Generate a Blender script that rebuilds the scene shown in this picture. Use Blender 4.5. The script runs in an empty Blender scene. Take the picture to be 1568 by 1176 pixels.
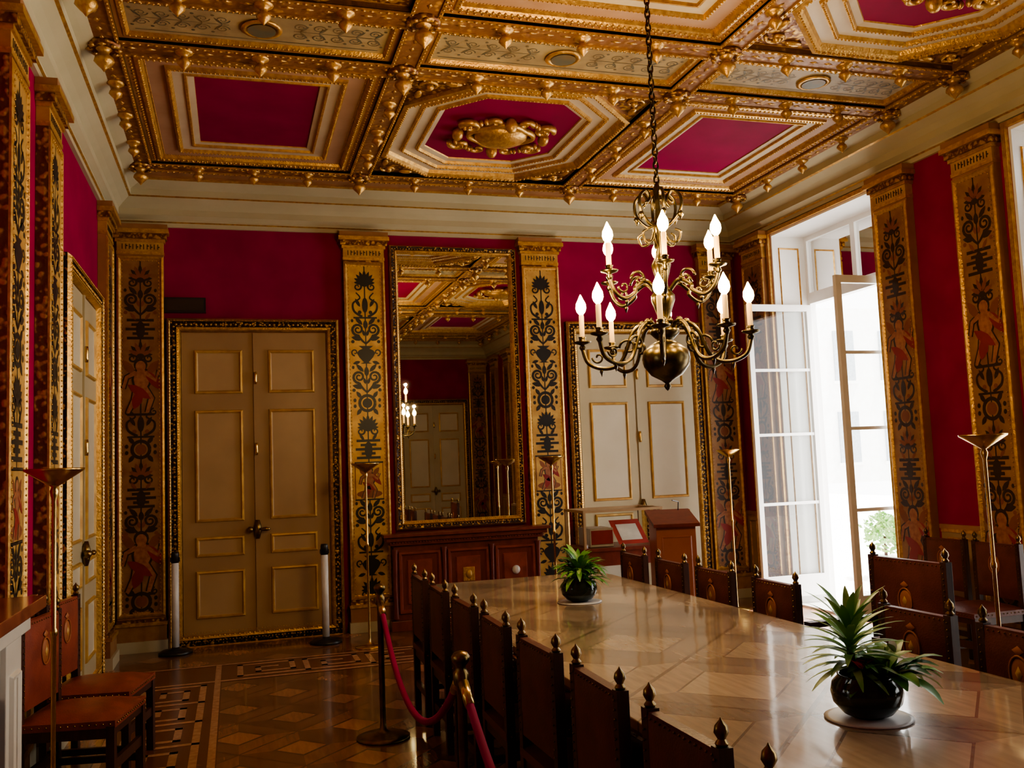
import bpy, math, random
from mathutils import Vector, Matrix
random.seed(7)
pi=math.pi
SC=bpy.context.scene
COL=SC.collection

# ------------------------------------------------------------------ materials
def nd(nt,t,**k):
    n=nt.nodes.new(t)
    for a,b in k.items(): setattr(n,a,b)
    return n
def mat(name,col,rough=.5,metal=0,col2=None,vscale=8,stretch=(1,1,1),bump=0,bscale=40,coat=0,emit=0,lo=.35,hi=.65,detail=4,spec=None):
    m=bpy.data.materials.new(name); m.use_nodes=True
    nt=m.node_tree; b=nt.nodes['Principled BSDF']; L=nt.links.new
    b.inputs['Base Color'].default_value=(*col,1); b.inputs['Roughness'].default_value=rough
    b.inputs['Metallic'].default_value=metal
    if spec is not None: b.inputs['Specular IOR Level'].default_value=spec
    if coat: b.inputs['Coat Weight'].default_value=coat; b.inputs['Coat Roughness'].default_value=.12
    tc=nd(nt,'ShaderNodeTexCoord'); mp=nd(nt,'ShaderNodeMapping'); mp.inputs['Scale'].default_value=stretch
    L(tc.outputs['Object'],mp.inputs['Vector'])
    if col2 is None: col2=tuple(c*.82 for c in col)
    n=nd(nt,'ShaderNodeTexNoise'); n.inputs['Scale'].default_value=vscale; n.inputs['Detail'].default_value=detail
    L(mp.outputs[0],n.inputs['Vector'])
    r=nd(nt,'ShaderNodeValToRGB'); r.color_ramp.elements[0].position=lo; r.color_ramp.elements[1].position=hi
    r.color_ramp.elements[0].color=(*col,1); r.color_ramp.elements[1].color=(*col2,1)
    L(n.outputs['Fac'],r.inputs[0]); L(r.outputs[0],b.inputs['Base Color'])
    if bump:
        n2=nd(nt,'ShaderNodeTexNoise'); n2.inputs['Scale'].default_value=bscale
        bp=nd(nt,'ShaderNodeBump'); bp.inputs['Strength'].default_value=bump; bp.inputs['Distance'].default_value=.01
        L(mp.outputs[0],n2.inputs['Vector']); L(n2.outputs['Fac'],bp.inputs['Height']); L(bp.outputs[0],b.inputs['Normal'])
    if emit:
        b.inputs['Emission Color'].default_value=(*col,1); b.inputs['Emission Strength'].default_value=emit
    return m
def carved(name,dark,gold,scale=28,metal=.6,rough=.42,thr=.5):
    m=bpy.data.materials.new(name); m.use_nodes=True
    nt=m.node_tree; b=nt.nodes['Principled BSDF']; L=nt.links.new
    tc=nd(nt,'ShaderNodeTexCoord')
    v=nd(nt,'ShaderNodeTexVoronoi',feature='SMOOTH_F1'); v.inputs['Scale'].default_value=scale
    n=nd(nt,'ShaderNodeTexNoise'); n.inputs['Scale'].default_value=scale*.6; n.inputs['Detail'].default_value=3
    L(tc.outputs['Object'],v.inputs['Vector']); L(tc.outputs['Object'],n.inputs['Vector'])
    a=nd(nt,'ShaderNodeMath',operation='ADD'); L(v.outputs['Distance'],a.inputs[0]); L(n.outputs['Fac'],a.inputs[1])
    r=nd(nt,'ShaderNodeValToRGB'); e=r.color_ramp.elements
    e[0].position=thr+.22; e[1].position=thr+.42; e[0].color=(*gold,1); e[1].color=(*dark,1)
    L(a.outputs[0],r.inputs[0]); L(r.outputs[0],b.inputs['Base Color'])
    b.inputs['Metallic'].default_value=metal; b.inputs['Roughness'].default_value=rough
    bp=nd(nt,'ShaderNodeBump',invert=True); bp.inputs['Strength'].default_value=.7; bp.inputs['Distance'].default_value=.012
    L(a.outputs[0],bp.inputs['Height']); L(bp.outputs[0],b.inputs['Normal'])
    return m

M={}
M['red']=mat('crimson_wall_fabric',(.31,.006,.058),.75,col2=(.25,.005,.046),vscale=3,bump=.1,bscale=400,spec=.2)
M['redpanel']=mat('crimson_ceiling_panel',(.24,.006,.050),.7,col2=(.20,.005,.040),vscale=3,spec=.2)
M['cream']=mat('cream_plaster',(.48,.43,.29),.55,col2=(.43,.38,.25),vscale=2)
M['dado']=mat('dado_paint',(.38,.26,.15),.5,col2=(.32,.21,.11),vscale=4)
M['gold']=mat('gilding',(.66,.41,.13),.38,.65,col2=(.46,.25,.07),vscale=25,bump=.35,bscale=60)
M['goldp']=mat('gold_paint',(.60,.38,.12),.42,.3,col2=(.44,.25,.08),vscale=9,bump=.1)
M['brass']=mat('brass',(.72,.50,.18),.25,1,col2=(.58,.38,.12),vscale=10)
M['dbrass']=mat('aged_brass',(.28,.18,.07),.3,1,col2=(.13,.09,.035),vscale=14)
M['bronze']=mat('dark_bronze',(.15,.105,.042),.3,1,col2=(.06,.045,.022),vscale=20)
M['carve']=carved('carved_gilt_wood',(.17,.065,.025),(.55,.33,.09),30)
M['carve2']=carved('dark_gilt_moulding',(.035,.015,.01),(.58,.35,.10),42,thr=.42)
M['beam']=carved('ceiling_beam_wood',(.24,.11,.045),(.50,.28,.09),22,metal=.2,rough=.45,thr=.36)
M['brown']=mat('brown_painted_wood',(.36,.18,.085),.42,col2=(.28,.13,.055),vscale=5)
M['pinkb']=mat('rose_beige_band',(.42,.26,.17),.5,col2=(.36,.21,.13),vscale=4)
M['creamb']=mat('ivory_band',(.56,.47,.34),.5,col2=(.50,.40,.28),vscale=4)
M['paintp']=mat('painted_grotesque_panel',(.38,.29,.155),.5,col2=(.27,.20,.11),vscale=6)
M['teal']=mat('grey_green_ornament_paint',(.10,.105,.08),.5,col2=(.16,.11,.05),vscale=7)
M['black']=mat('black_ornament_paint',(.014,.011,.010),.4)
M['tan']=mat('tan_painted_pilaster',(.34,.18,.07),.5,col2=(.23,.10,.038),vscale=7)
M['dark']=mat('dark_brown_paint',(.038,.019,.012),.45)
M['skin']=mat('painted_flesh',(.38,.16,.07),.5,col2=(.26,.09,.04),vscale=30)
M['drape']=mat('painted_red_drapery',(.27,.018,.015),.5)
M['rust']=mat('painted_rust',(.24,.075,.026),.5)
M['crest']=mat('crest_ochre',(.36,.13,.045),.45)
M['door1']=mat('beige_door_paint',(.37,.235,.115),.4,col2=(.31,.19,.09),vscale=2)
M['door1d']=mat('beige_door_panel',(.43,.29,.15),.4,col2=(.37,.24,.12),vscale=2)
M['leather']=mat('oxblood_leather',(.13,.034,.026),.40,col2=(.09,.023,.018),vscale=12,bump=.15,bscale=120)
M['leatherb']=mat('chestnut_leather',(.28,.062,.036),.33,col2=(.19,.040,.024),vscale=10,bump=.15,bscale=120)
M['dwood']=mat('dark_walnut',(.065,.023,.015),.38,col2=(.038,.013,.009),vscale=5,stretch=(8,8,1))
M['rwood']=mat('mahogany',(.20,.045,.026),.33,col2=(.14,.028,.017),vscale=5,stretch=(3,3,1))
M['terra']=mat('lectern_wood',(.40,.15,.09),.4,col2=(.34,.12,.07),vscale=4)
M['marble']=mat('white_marble',(.70,.68,.64),.25,col2=(.60,.58,.55),vscale=3,detail=8)
M['rmarble']=mat('red_marble',(.28,.08,.05),.15,col2=(.16,.04,.03),vscale=9,detail=8)
M['granite']=mat('dark_speckled_stone',(.02,.02,.03),.3,col2=(.12,.12,.14),vscale=90,lo=.5,hi=.6)
M['white']=mat('white_window_paint',(.90,.90,.89),.4,col2=(.87,.87,.86))
M['postw']=mat('white_post',(.75,.77,.80),.3)
M['blackp']=mat('black_plastic',(.015,.015,.017),.35)
M['mirror']=mat('mirror_silvering',(.82,.84,.82),.012,1,col2=(.82,.84,.82))
M['rope']=mat('magenta_velvet',(.32,.01,.10),.85)
M['leaf']=mat('leaf_green',(.055,.20,.03),.4,col2=(.10,.30,.05),vscale=9)
M['leaf2']=mat('leaf_light_green',(.32,.50,.18),.4,col2=(.13,.33,.06),vscale=14)
M['pot']=mat('dark_green_glaze',(.012,.022,.014),.12)
M['soil']=mat('soil',(.03,.02,.015),.9)
M['flower']=mat('red_bract',(.6,.02,.02),.5)
M['doily']=mat('white_saucer',(.7,.7,.72),.4)
M['candle']=mat('glowing_candle_sleeve',(.90,.52,.16),.5,col2=(.9,.52,.16),emit=1.6)  # orange tint and emission stand in for bulb glow on the sleeve
M['bulb']=mat('lit_candle_bulb',(1,.74,.32),.3,col2=(1,.74,.32),emit=45)
M['stone']=mat('pale_limestone',(.88,.87,.84),.8,col2=(.84,.82,.78),vscale=3)
M['slate']=mat('facade_window_grey',(.42,.45,.48),.3)
M['inlay']=mat('light_oak_inlay',(.50,.29,.18),.22,col2=(.38,.20,.12),vscale=4,stretch=(6,6,1))
M['dinlay']=mat('dark_border_veneer',(.17,.066,.037),.25,col2=(.12,.045,.024),vscale=5,stretch=(6,6,1))
M['paper']=mat('document_paper',(.7,.66,.6),.6)
M['cush']=mat('red_book_cover',(.45,.05,.04),.5)
M['door2']=mat('ivory_door_paint',(.48,.41,.27),.4,col2=(.42,.36,.23),vscale=2); M['door2d']=mat('ivory_door_panel',(.58,.53,.41),.4,col2=(.52,.47,.35),vscale=2)
g=bpy.data.materials.new('window_glass'); g.use_nodes=True; nt=g.node_tree; nt.nodes.clear()
o=nd(nt,'ShaderNodeOutputMaterial'); mx=nd(nt,'ShaderNodeMixShader'); tr=nd(nt,'ShaderNodeBsdfTransparent'); gl=nd(nt,'ShaderNodeBsdfGlossy')
gl.inputs['Roughness'].default_value=.02; tr.inputs['Color'].default_value=(.96,.98,.97,1)
fr=nd(nt,'ShaderNodeFresnel'); nt.links.new(fr.outputs[0],mx.inputs[0]); nt.links.new(tr.outputs[0],mx.inputs[1]); nt.links.new(gl.outputs[0],mx.inputs[2]); nt.links.new(mx.outputs[0],o.inputs[0])
M['glass']=g

def parquet(name,size,dk,md,lt,rough,coat,wi=.27,g2=.31,vv=.25,bump=0,alt=.8):
    m=bpy.data.materials.new(name); m.use_nodes=True
    nt=m.node_tree; b=nt.nodes['Principled BSDF']; L=nt.links.new
    def mth(op,a,b2=None):
        n=nd(nt,'ShaderNodeMath',operation=op)
        for i,x in enumerate((a,b2)):
            if x is None: continue
            if isinstance(x,(int,float)): n.inputs[i].default_value=x
            else: L(x,n.inputs[i])
        return n.outputs[0]
    tc=nd(nt,'ShaderNodeTexCoord'); sp=nd(nt,'ShaderNodeSeparateXYZ'); L(tc.outputs['Object'],sp.inputs[0])
    X,Y=sp.outputs[0],sp.outputs[1]
    p=mth('MULTIPLY',mth('ADD',X,Y),.7071/size); q=mth('MULTIPLY',mth('SUBTRACT',X,Y),.7071/size)
    fp=mth('SUBTRACT',mth('FRACT',p),.5); fq=mth('SUBTRACT',mth('FRACT',q),.5)
    ap=mth('ABSOLUTE',fp); aq=mth('ABSOLUTE',fq); d=mth('MAXIMUM',ap,aq)
    side=mth('GREATER_THAN',ap,aq)
    nz=nd(nt,'ShaderNodeTexNoise'); nz.inputs['Scale'].default_value=3; nz.inputs['Detail'].default_value=6
    mpg=nd(nt,'ShaderNodeMapping'); mpg.inputs['Scale'].default_value=(14,2,1); mpg.inputs['Rotation'].default_value=(0,0,pi/4); L(tc.outputs['Object'],mpg.inputs[0]); L(mpg.outputs[0],nz.inputs['Vector'])
    def mix(f,c1,c2):
        n=nd(nt,'ShaderNodeMix',data_type='RGBA'); L(f,n.inputs[0])
        for i,c in ((6,c1),(7,c2)):
            if isinstance(c,tuple): n.inputs[i].default_value=(*c,1)
            else: L(c,n.inputs[i])
        return n.outputs[2]
    base=mix(side,md,tuple(c*alt for c in md))
    inner=mth('LESS_THAN',d,wi)
    c1=mix(inner,base,lt)
    ring=mth('MULTIPLY',mth('GREATER_THAN',d,wi),mth('LESS_THAN',d,g2))
    c2=mix(ring,c1,dk)
    edge=mth('GREATER_THAN',d,.485); c3=mix(edge,c2,dk)
    wn=nd(nt,'ShaderNodeTexWhiteNoise',noise_dimensions='2D'); cb=nd(nt,'ShaderNodeCombineXYZ'); L(mth('FLOOR',p),cb.inputs[0]); L(mth('FLOOR',q),cb.inputs[1]); L(cb.outputs[0],wn.inputs['Vector'])
    hs=nd(nt,'ShaderNodeHueSaturation'); L(c3,hs.inputs['Color'])
    L(mth('ADD',mth('MULTIPLY',nz.outputs['Fac'],.7),mth('ADD',mth('MULTIPLY',wn.outputs['Value'],vv),.5)),hs.inputs['Value'])
    L(hs.outputs[0],b.inputs['Base Color'])
    if bump:
        n2=nd(nt,'ShaderNodeTexNoise'); n2.inputs['Scale'].default_value=4; n2.inputs['Detail'].default_value=2; L(tc.outputs['Object'],n2.inputs['Vector'])
        bp=nd(nt,'ShaderNodeBump'); bp.inputs['Strength'].default_value=bump; bp.inputs['Distance'].default_value=.01
        L(n2.outputs['Fac'],bp.inputs['Height']); L(bp.outputs[0],b.inputs['Normal']); L(bp.outputs[0],b.inputs['Coat Normal'])
    b.inputs['Roughness'].default_value=rough; b.inputs['Coat Weight'].default_value=coat; b.inputs['Coat Roughness'].default_value=.07
    return m
M['floor']=parquet('parquet_floor',.50,(.10,.043,.023),(.23,.105,.056),(.34,.16,.086),.26,.35,.2,.24,.35,alt=.7)
M['table']=parquet('marquetry_tabletop',.62,(.19,.13,.09),(.36,.27,.19),(.42,.32,.22),.24,.7,.27,.285,.40,bump=.12,alt=.76)

# ------------------------------------------------------------------ mesh builder
class B:
    def __init__(s): s.v=[];s.f=[];s.mi=[];s.sm=[];s.mats=[];s.M=Matrix()
    def add(s,vs,fs,m,smooth=False):
        m=M[m] if isinstance(m,str) else m
        if m not in s.mats: s.mats.append(m)
        k=s.mats.index(m); o=len(s.v)
        s.v+=[tuple(s.M@Vector(p)) for p in vs]
        for f in fs: s.f.append([i+o for i in f]); s.mi.append(k); s.sm.append(smooth)
    def box(s,x0,y0,z0,x1,y1,z1,m):
        vs=[(x,y,z) for z in (z0,z1) for y in (y0,y1) for x in (x0,x1)]
        s.add(vs,[(0,2,3,1),(4,5,7,6),(0,1,5,4),(2,6,7,3),(0,4,6,2),(1,3,7,5)],m)
    def lathe(s,prof,m,c=(0,0,0),n=20,smooth=True):
        vs=[];fs=[]
        for r,z in prof:
            for i in range(n):
                a=2*pi*i/n; vs.append((c[0]+r*math.cos(a),c[1]+r*math.sin(a),c[2]+z))
        for j in range(len(prof)-1):
            for i in range(n):
                k=(i+1)%n; fs.append((j*n+i,j*n+k,(j+1)*n+k,(j+1)*n+i))
        fs.append(tuple(range(n))[::-1]); fs.append(tuple((len(prof)-1)*n+i for i in range(n)))
        s.add(vs,fs,m,smooth)
    def ball(s,c,r,m,n=10,k=6):
        if not hasattr(r,'__len__'): r=(r,r,r)
        vs=[(c[0],c[1],c[2]-r[2])];fs=[]
        for j in range(1,k):
            t=-pi/2+pi*j/k
            for i in range(n):
                a=2*pi*i/n; vs.append((c[0]+r[0]*math.cos(t)*math.cos(a),c[1]+r[1]*math.cos(t)*math.sin(a),c[2]+r[2]*math.sin(t)))
        vs.append((c[0],c[1],c[2]+r[2])); T=len(vs)-1
        for i in range(n):
            q=(i+1)%n; fs.append((0,1+q,1+i)); fs.append((T,1+(k-2)*n+i,1+(k-2)*n+q))
            for j in range(k-2): fs.append((1+j*n+i,1+j*n+q,1+(j+1)*n+q,1+(j+1)*n+i))
        s.add(vs,fs,m,True)
    def bead(s,c,r,m):
        x,y,z=c
        if not hasattr(r,'__len__'): r=(r,r,r)
        s.add([(x+r[0],y,z),(x,y+r[1],z),(x-r[0],y,z),(x,y-r[1],z),(x,y,z+r[2]),(x,y,z-r[2])],
          [(0,1,4),(1,2,4),(2,3,4),(3,0,4),(1,0,5),(2,1,5),(3,2,5),(0,3,5)],m,True)
    def tube(s,pts,r,m,n=8,closed=False):
        pts=[Vector(p) for p in pts]; N=len(pts); vs=[];fs=[]
        up=Vector((0,0,1)); prev=None
        for i,p in enumerate(pts):
            if closed: t=pts[(i+1)%N]-pts[i-1]
            else: t=pts[min(i+1,N-1)]-pts[max(i-1,0)]
            t.normalize()
            if prev is None:
                a=t.cross(up)
                if a.length<.1: a=t.cross(Vector((1,0,0)))
            else: a=prev-t*prev.dot(t)
            a.normalize(); prev=a; b=t.cross(a)
            rr=r[i] if hasattr(r,'__len__') else r
            for k in range(n):
                w=2*pi*k/n; vs.append(p+a*rr*math.cos(w)+b*rr*math.sin(w))
        for i in range(N if closed else N-1):
            j=(i+1)%N
            for k in range(n):
                q=(k+1)%n; fs.append((i*n+k,i*n+q,j*n+q,j*n+k))
        if not closed: fs.append(tuple(range(n))[::-1]); fs.append(tuple((N-1)*n+k for k in range(n)))
        s.add(vs,fs,m,True)
    def mesh(s,name):
        me=bpy.data.meshes.new(name); me.from_pydata(s.v,[],s.f)
        for m in s.mats: me.materials.append(m)
        me.polygons.foreach_set('material_index',s.mi); me.polygons.foreach_set('use_smooth',s.sm); me.update()
        return me
    def obj(s,name,loc=(0,0,0),rz=0,parent=None,bevel=0):
        return place(s.mesh(name),name,loc,rz,parent,bevel)
def place(me,name,loc=(0,0,0),rz=0,parent=None,bevel=0):
    o=bpy.data.objects.new(name,me); o.location=loc; o.rotation_euler=(0,0,rz); COL.objects.link(o)
    if parent: o.parent=parent
    if bevel:
        b=o.modifiers.new('bevel','BEVEL'); b.width=bevel; b.segments=2; b.limit_method='ANGLE'; b.angle_limit=.7
    return o
def cr(pts,n=8):
    pts=[Vector(p) for p in pts]; P=[pts[0]]+pts+[pts[-1]]; out=[]
    for i in range(1,len(P)-2):
        for k in range(n):
            t=k/n; a,b,c,d=P[i-1],P[i],P[i+1],P[i+2]
            out.append(.5*((2*b)+(c-a)*t+(2*a-5*b+4*c-d)*t*t+(3*b-a-3*c+d)*t**3))
    out.append(pts[-1]); return out
def inset(poly,d):
    n=len(poly); out=[]
    for i in range(n):
        p0,p1,p2=Vector(poly[i-1]),Vector(poly[i]),Vector(poly[(i+1)%n])
        e1=(p1-p0).normalized(); e2=(p2-p1).normalized()
        n1=Vector((-e1.y,e1.x)); n2=Vector((-e2.y,e2.x))
        k=(n1+n2); k=k/(k.length_squared)*2
        out.append(p1+k*d)
    return out
def rect(x0,y0,x1,y1): return [(x0,y0),(x1,y0),(x1,y1),(x0,y1)]
def octo(hx,hy,c): return [(-hx+c,-hy),(hx-c,-hy),(hx,-hy+c),(hx,hy-c),(hx-c,hy),(-hx+c,hy),(-hx,hy-c),(-hx,-hy+c)]
WALL=lambda u,v,h:(u,-h,v)
CEIL=lambda u,v,h:(u,v,h)
def mold(b,poly,prof,mp,cap=None):
    n=len(poly); rings=[[mp(p[0],p[1],h) for p in inset(poly,d)] for d,h,_ in prof]
    for j in range(len(prof)-1):
        b.add(rings[j]+rings[j+1],[(i,(i+1)%n,n+(i+1)%n,n+i) for i in range(n)],prof[j+1][2])
    if cap: b.add(rings[-1],[tuple(range(n))],cap)
def beads(b,poly,sp,r,m,mp,h,ins=0):
    P=inset(poly,ins); n=len(P)
    for i in range(n):
        a,c=P[i],P[(i+1)%n]; L=(c-a).length; k=max(1,int(L/sp))
        for j in range(k):
            p=a.lerp(c,(j+.5)/k); b.bead(mp(p.x,p.y,h),r,m)
# flat painted ornament
def stroke(b,pts,w0,w1,m,mp,h):
    N=len(pts); vs=[]
    for i in range(N):
        a=Vector(pts[max(i-1,0)]); c=Vector(pts[min(i+1,N-1)]); t=(c-a).normalized(); nn=Vector((-t.y,t.x)); w=(w0+(w1-w0)*i/(N-1))/2; p=Vector(pts[i])
        vs+=[mp(*(p+nn*w),h),mp(*(p-nn*w),h)]
    b.add(vs,[(2*i,2*i+1,2*i+3,2*i+2) for i in range(N-1)],m)
def blob(b,cx,cy,rx,ry,m,mp,h,n=14):
    b.add([mp(cx+rx*math.cos(2*pi*i/n),cy+ry*math.sin(2*pi*i/n),h) for i in range(n)],[tuple(range(n))],m)
def leaf2(b,x,y,a,L,W,m,mp,h):
    ca,sa=math.cos(a),math.sin(a); pr=[(0,0),(.25,.4),(.55,.5),(.8,.3),(1,0),(.8,-.3),(.55,-.5),(.25,-.4)]
    b.add([mp(x+u*L*ca-v*W*sa,y+u*L*sa+v*W*ca,h) for u,v in pr],[tuple(range(8))],m)
def spir(b,cx,cy,r0,r1,a0,a1,w0,w1,m,mp,h,n=22):
    stroke(b,[(cx+(r0+(r1-r0)*i/n)*math.cos(a0+(a1-a0)*i/n),cy+(r0+(r1-r0)*i/n)*math.sin(a0+(a1-a0)*i/n)) for i in range(n+1)],w0,w1,m,mp,h)
def putto(b,cy,S,mp,h):
    blob(b,.004*S,cy+.035*S,.046*S,.064*S,'dark',mp,h-.0003); blob(b,0,cy+.108*S,.032*S,.034*S,'dark',mp,h-.0003)
    blob(b,0,cy+.100*S,.024*S,.028*S,'skin',mp,h+.0002)
    blob(b,.004*S,cy+.035*S,.036*S,.053*S,'skin',mp,h)
    leaf2(b,.02*S,cy+.08*S,-.9,.13*S,.045*S,'drape',mp,h+.0003)
    for pts,w0,w1 in (([(.02,.07),(.07,.03),(.085,.08)],.022,.014),([(-.02,.07),(-.065,.045),(-.08,-.01)],.022,.014),([(.015,-.01),(.05,-.06),(.03,-.13)],.034,.016),([(-.015,-.01),(-.03,-.07),(-.06,-.13)],.034,.016)):
        P=[(x*S,cy+y*S) for x,y in pts]
        stroke(b,P,(w0+.012)*S,(w1+.012)*S,'dark',mp,h-.0002); stroke(b,P,w0*S,w1*S,'skin',mp,h+.0005)
    leaf2(b,-.06*S,cy+.01*S,-.6,.13*S,.045*S,'drape',mp,h+.0008)
    leaf2(b,.0,cy-.02*S,-1.9,.10*S,.05*S,'drape',mp,h+.0008)
    leaf2(b,-.03*S,cy+.06*S,2.2,.09*S,.04*S,'rust',mp,h-.0001); leaf2(b,.03*S,cy+.06*S,.9,.09*S,.04*S,'rust',mp,h-.0001)
def cr2(P):
    return [(p.x,p.y) for p in cr([(a,c,0) for a,c in P],5)]
def motif(b,t,c,S,m,mp,h,acc=None):
    acc=acc or m
    if t=='scroll':
        for s in (-1,1):
            cx=s*.078; a0=-pi/2; d=s
            spir(b,cx,c+.02*S,.064,.012,a0,a0+d*3.3*pi,.028,.014,m,mp,h)
            stroke(b,[(0,c-.15*S),(s*.03,c-.12*S),(s*.06,c-.08*S),(cx,c-.044*S)],.018,.026,m,mp,h)
            leaf2(b,s*.035,c-.10*S,(pi/2-s*1.35),.115,.05,m,mp,h)
            leaf2(b,s*.03,c+.075*S,(pi/2-s*.75),.11,.042,m,mp,h)
            leaf2(b,s*.012,c-.06*S,(pi/2-s*.25),.07,.03,acc,mp,h)
            blob(b,s*.132,c-.125*S,.018,.018,acc,mp,h,8); blob(b,s*.135,c+.125*S,.014,.018,m,mp,h,8)
        leaf2(b,0,c+.02*S,pi/2,.12*S,.05,m,mp,h)
    elif t=='palm':
        for k in (-4,-3,-2,-1,0,1,2,3,4): leaf2(b,0,c-.05*S,pi/2-k*.37,.145-.009*abs(k),.040,acc if k%2 else m,mp,h+.0002*(k%2))
        for s in (-1,1): spir(b,s*.072,c-.09*S,.046,.008,pi/2,pi/2+s*2.6*pi,.022,.010,m,mp,h)
        blob(b,0,c-.06*S,.034,.026,m,mp,h+.0004)
    elif t=='ring':
        spir(b,0,c,.078,.078,0,2*pi,.030,.030,m,mp,h); blob(b,0,c,.05,.05,acc,mp,h)
        for s in (-1,1):
            for q in (-1,1):
                leaf2(b,s*.06,c+q*.07*S,q*(pi/2-s*.6*1),.085,.04,m,mp,h); blob(b,s*.125,c+q*.03,.016,.02,m,mp,h,8)
    elif t=='vase':
        pr=[(.06,-.13),(.025,-.11),(.07,-.04),(.095,.02),(.07,.06),(.035,.08),(.075,.12)]
        b.add([mp(x,c+y*S,h) for x,y in pr]+[mp(-x,c+y*S,h) for x,y in pr[::-1]],[tuple(range(14))],m)
        stroke(b,[(-.07,c+.01),(.07,c+.01)],.016,.016,acc,mp,h+.0005)
        for s in (-1,1): spir(b,s*.115,c+.03*S,.036,.01,-pi/2,-pi/2+s*2.2*pi,.016,.010,m,mp,h); leaf2(b,s*.06,c-.1*S,-s*.3+(0 if s>0 else pi),.08,.035,m,mp,h)
    elif t=='lyre':
        for s in (-1,1):
            stroke(b,cr2([(s*.03,c-.13*S),(s*.11,c-.07*S),(s*.12,c+.02*S),(s*.05,c+.08*S),(s*.09,c+.14*S)]),.026,.012,m,mp,h)
            leaf2(b,s*.05,c-.02*S,pi/2-s*.5,.10,.035,m,mp,h); blob(b,s*.055,c-.08*S,.02,.02,acc,mp,h,8)
        blob(b,0,c,.03,.085*S,m,mp,h); stroke(b,[(-.12,c-.14*S),(.12,c-.14*S)],.018,.018,m,mp,h)
    elif t=='bars':
        for k,ww in ((-.11,.12),(-.06,.07),(-.01,.13),(.04,.08),(.09,.12)): b.add([mp(-ww,c+k*S-.013,h),mp(ww,c+k*S-.013,h),mp(ww,c+k*S+.013,h),mp(-ww,c+k*S+.013,h)],[(0,1,2,3)],m)
        blob(b,0,c-.02*S,.04,.10*S,m,mp,h-.0003)
        for s in (-1,1): leaf2(b,s*.04,c+.09*S,pi/2-s*.6,.09,.03,acc,mp,h)
    elif t=='putto':
        putto(b,c,S*1.25,mp,h)
        for s in (-1,1): spir(b,s*.115,c-.16*S,.034,.008,pi/2,pi/2+s*2.4*pi,.016,.01,m,mp,h)
        stroke(b,[(-.12,c-.175*S),(.12,c-.175*S)],.022,.022,m,mp,h)
    elif t=='pict':
        b.add([mp(-.145,c-.18,h),mp(.145,c-.18,h),mp(.145,c+.18,h),mp(-.145,c+.18,h)],[(0,1,2,3)],'goldp')
        stroke(b,[(-.145,c+.185),(.145,c+.185)],.018,.018,m,mp,h); stroke(b,[(-.145,c-.185),(.145,c-.185)],.018,.018,m,mp,h)
        for s in (-1,1): stroke(b,[(s*.14,c-.18),(s*.14,c+.18)],.008,.008,'rust',mp,h+.0003)
        blob(b,0,c-.13,.13,.04,'rust',mp,h+.0003)
        putto(b,c-.02,1.2,mp,h+.001)

def pilaster(name,bg,orn,seq,proj=.07,acc=None):
    b=B(); w=.21
    b.box(-w,-proj,.30,w,0,3.76,'carve' if bg=='goldp' else 'brown')
    mold(b,rect(-w,.32,w,3.74),[(0,proj,'gold'),(.0,proj+.012,'gold'),(.018,proj+.018,'gold'),(.034,proj+.004,'gold'),(.040,proj+.002,'gold')],WALL,bg)
    beads(b,rect(-w,.32,w,3.74),.035,.007,'gold',WALL,proj+.016,.045)
    b.box(-w-.02,-proj-.05,.0,w+.02,0,.10,'cream'); b.box(-w-.010,-proj-.03,.10,w+.010,0,.24,bg if bg!='goldp' else 'brown'); b.box(-w-.018,-proj-.045,.24,w+.018,0,.27,'gold'); b.box(-w-.006,-proj-.02,.27,w+.006,0,.30,'carve')
    b.box(-w-.005,-proj-.01,3.76,w+.005,0,3.79,'gold'); b.box(-w,-proj-.005,3.79,w,0,3.88,'goldp')
    b.box(-w-.015,-proj-.02,3.88,w+.015,0,3.91,'gold'); b.box(-w-.03,-proj-.04,3.91,w+.03,0,3.96,'carve'); b.box(-w-.05,-proj-.07,3.96,w+.05,0,4.00,'gold'); b.box(-w-.04,-proj-.055,4.00,w+.04,0,4.05,'brown')
    for i in range(15):
        x=-w+ .015+i*(2*w-.03)/14; b.bead((x,-proj-.03,3.935),(.012,.014,.022),'gold')
    for i in range(11):
        x=-.16+i*.032; b.box(x-.004,-proj-.008,3.81,x+.004,-proj,3.86,'dark')
        if i%3: b.box(x-.004,-proj-.0075,3.828+.01*(i%2),x+.016,-proj,3.838+.01*(i%2),'dark')
    h=proj+.0045
    stroke(b,[(0,.40),(0,3.70)],.012,.012,orn,WALL,h-.0008)
    z=3.69
    for t,hh in seq:
        motif(b,t,z-hh/2,hh/.30,orn,WALL,h,acc); z-=hh
    return b.mesh(name)
seqG=[('palm',.26),('lyre',.28),('scroll',.26),('vase',.22),('scroll',.28),('ring',.22),('palm',.22),('bars',.26),('pict',.40),('scroll',.26),('lyre',.26),('vase',.24),('palm',.20)]
seqT=[('palm',.26),('scroll',.26),('bars',.26),('palm',.20),('putto',.46),('lyre',.26),('ring',.22),('palm',.22),('bars',.24),('scroll',.24),('putto',.50),('ring',.22)]
PG=pilaster('pilaster_gold','goldp','black',seqG); PT=pilaster('pilaster_tan','tan','dark',seqT,acc='rust')
YB=9.4; XL=-1.13; XR=5.65; YF=-1.6
LEFT=pi/2; RIGHT=-pi/2; E=.002
for me,x in ((PT,-.85),(PG,1.30),(PG,3.22),(PT,5.37)): place(me,'pilaster',(x,YB-E,0))
for y in (8.78,6.17,5.16,2.2,.2): place(PG if y<8 else PT,'pilaster',(XL+E,y,0),LEFT)
for y in (8.87,6.60,5.65,3.35,2.4,.10,-.95): place(PT,'pilaster',(XR-E,y,0),RIGHT)
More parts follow.
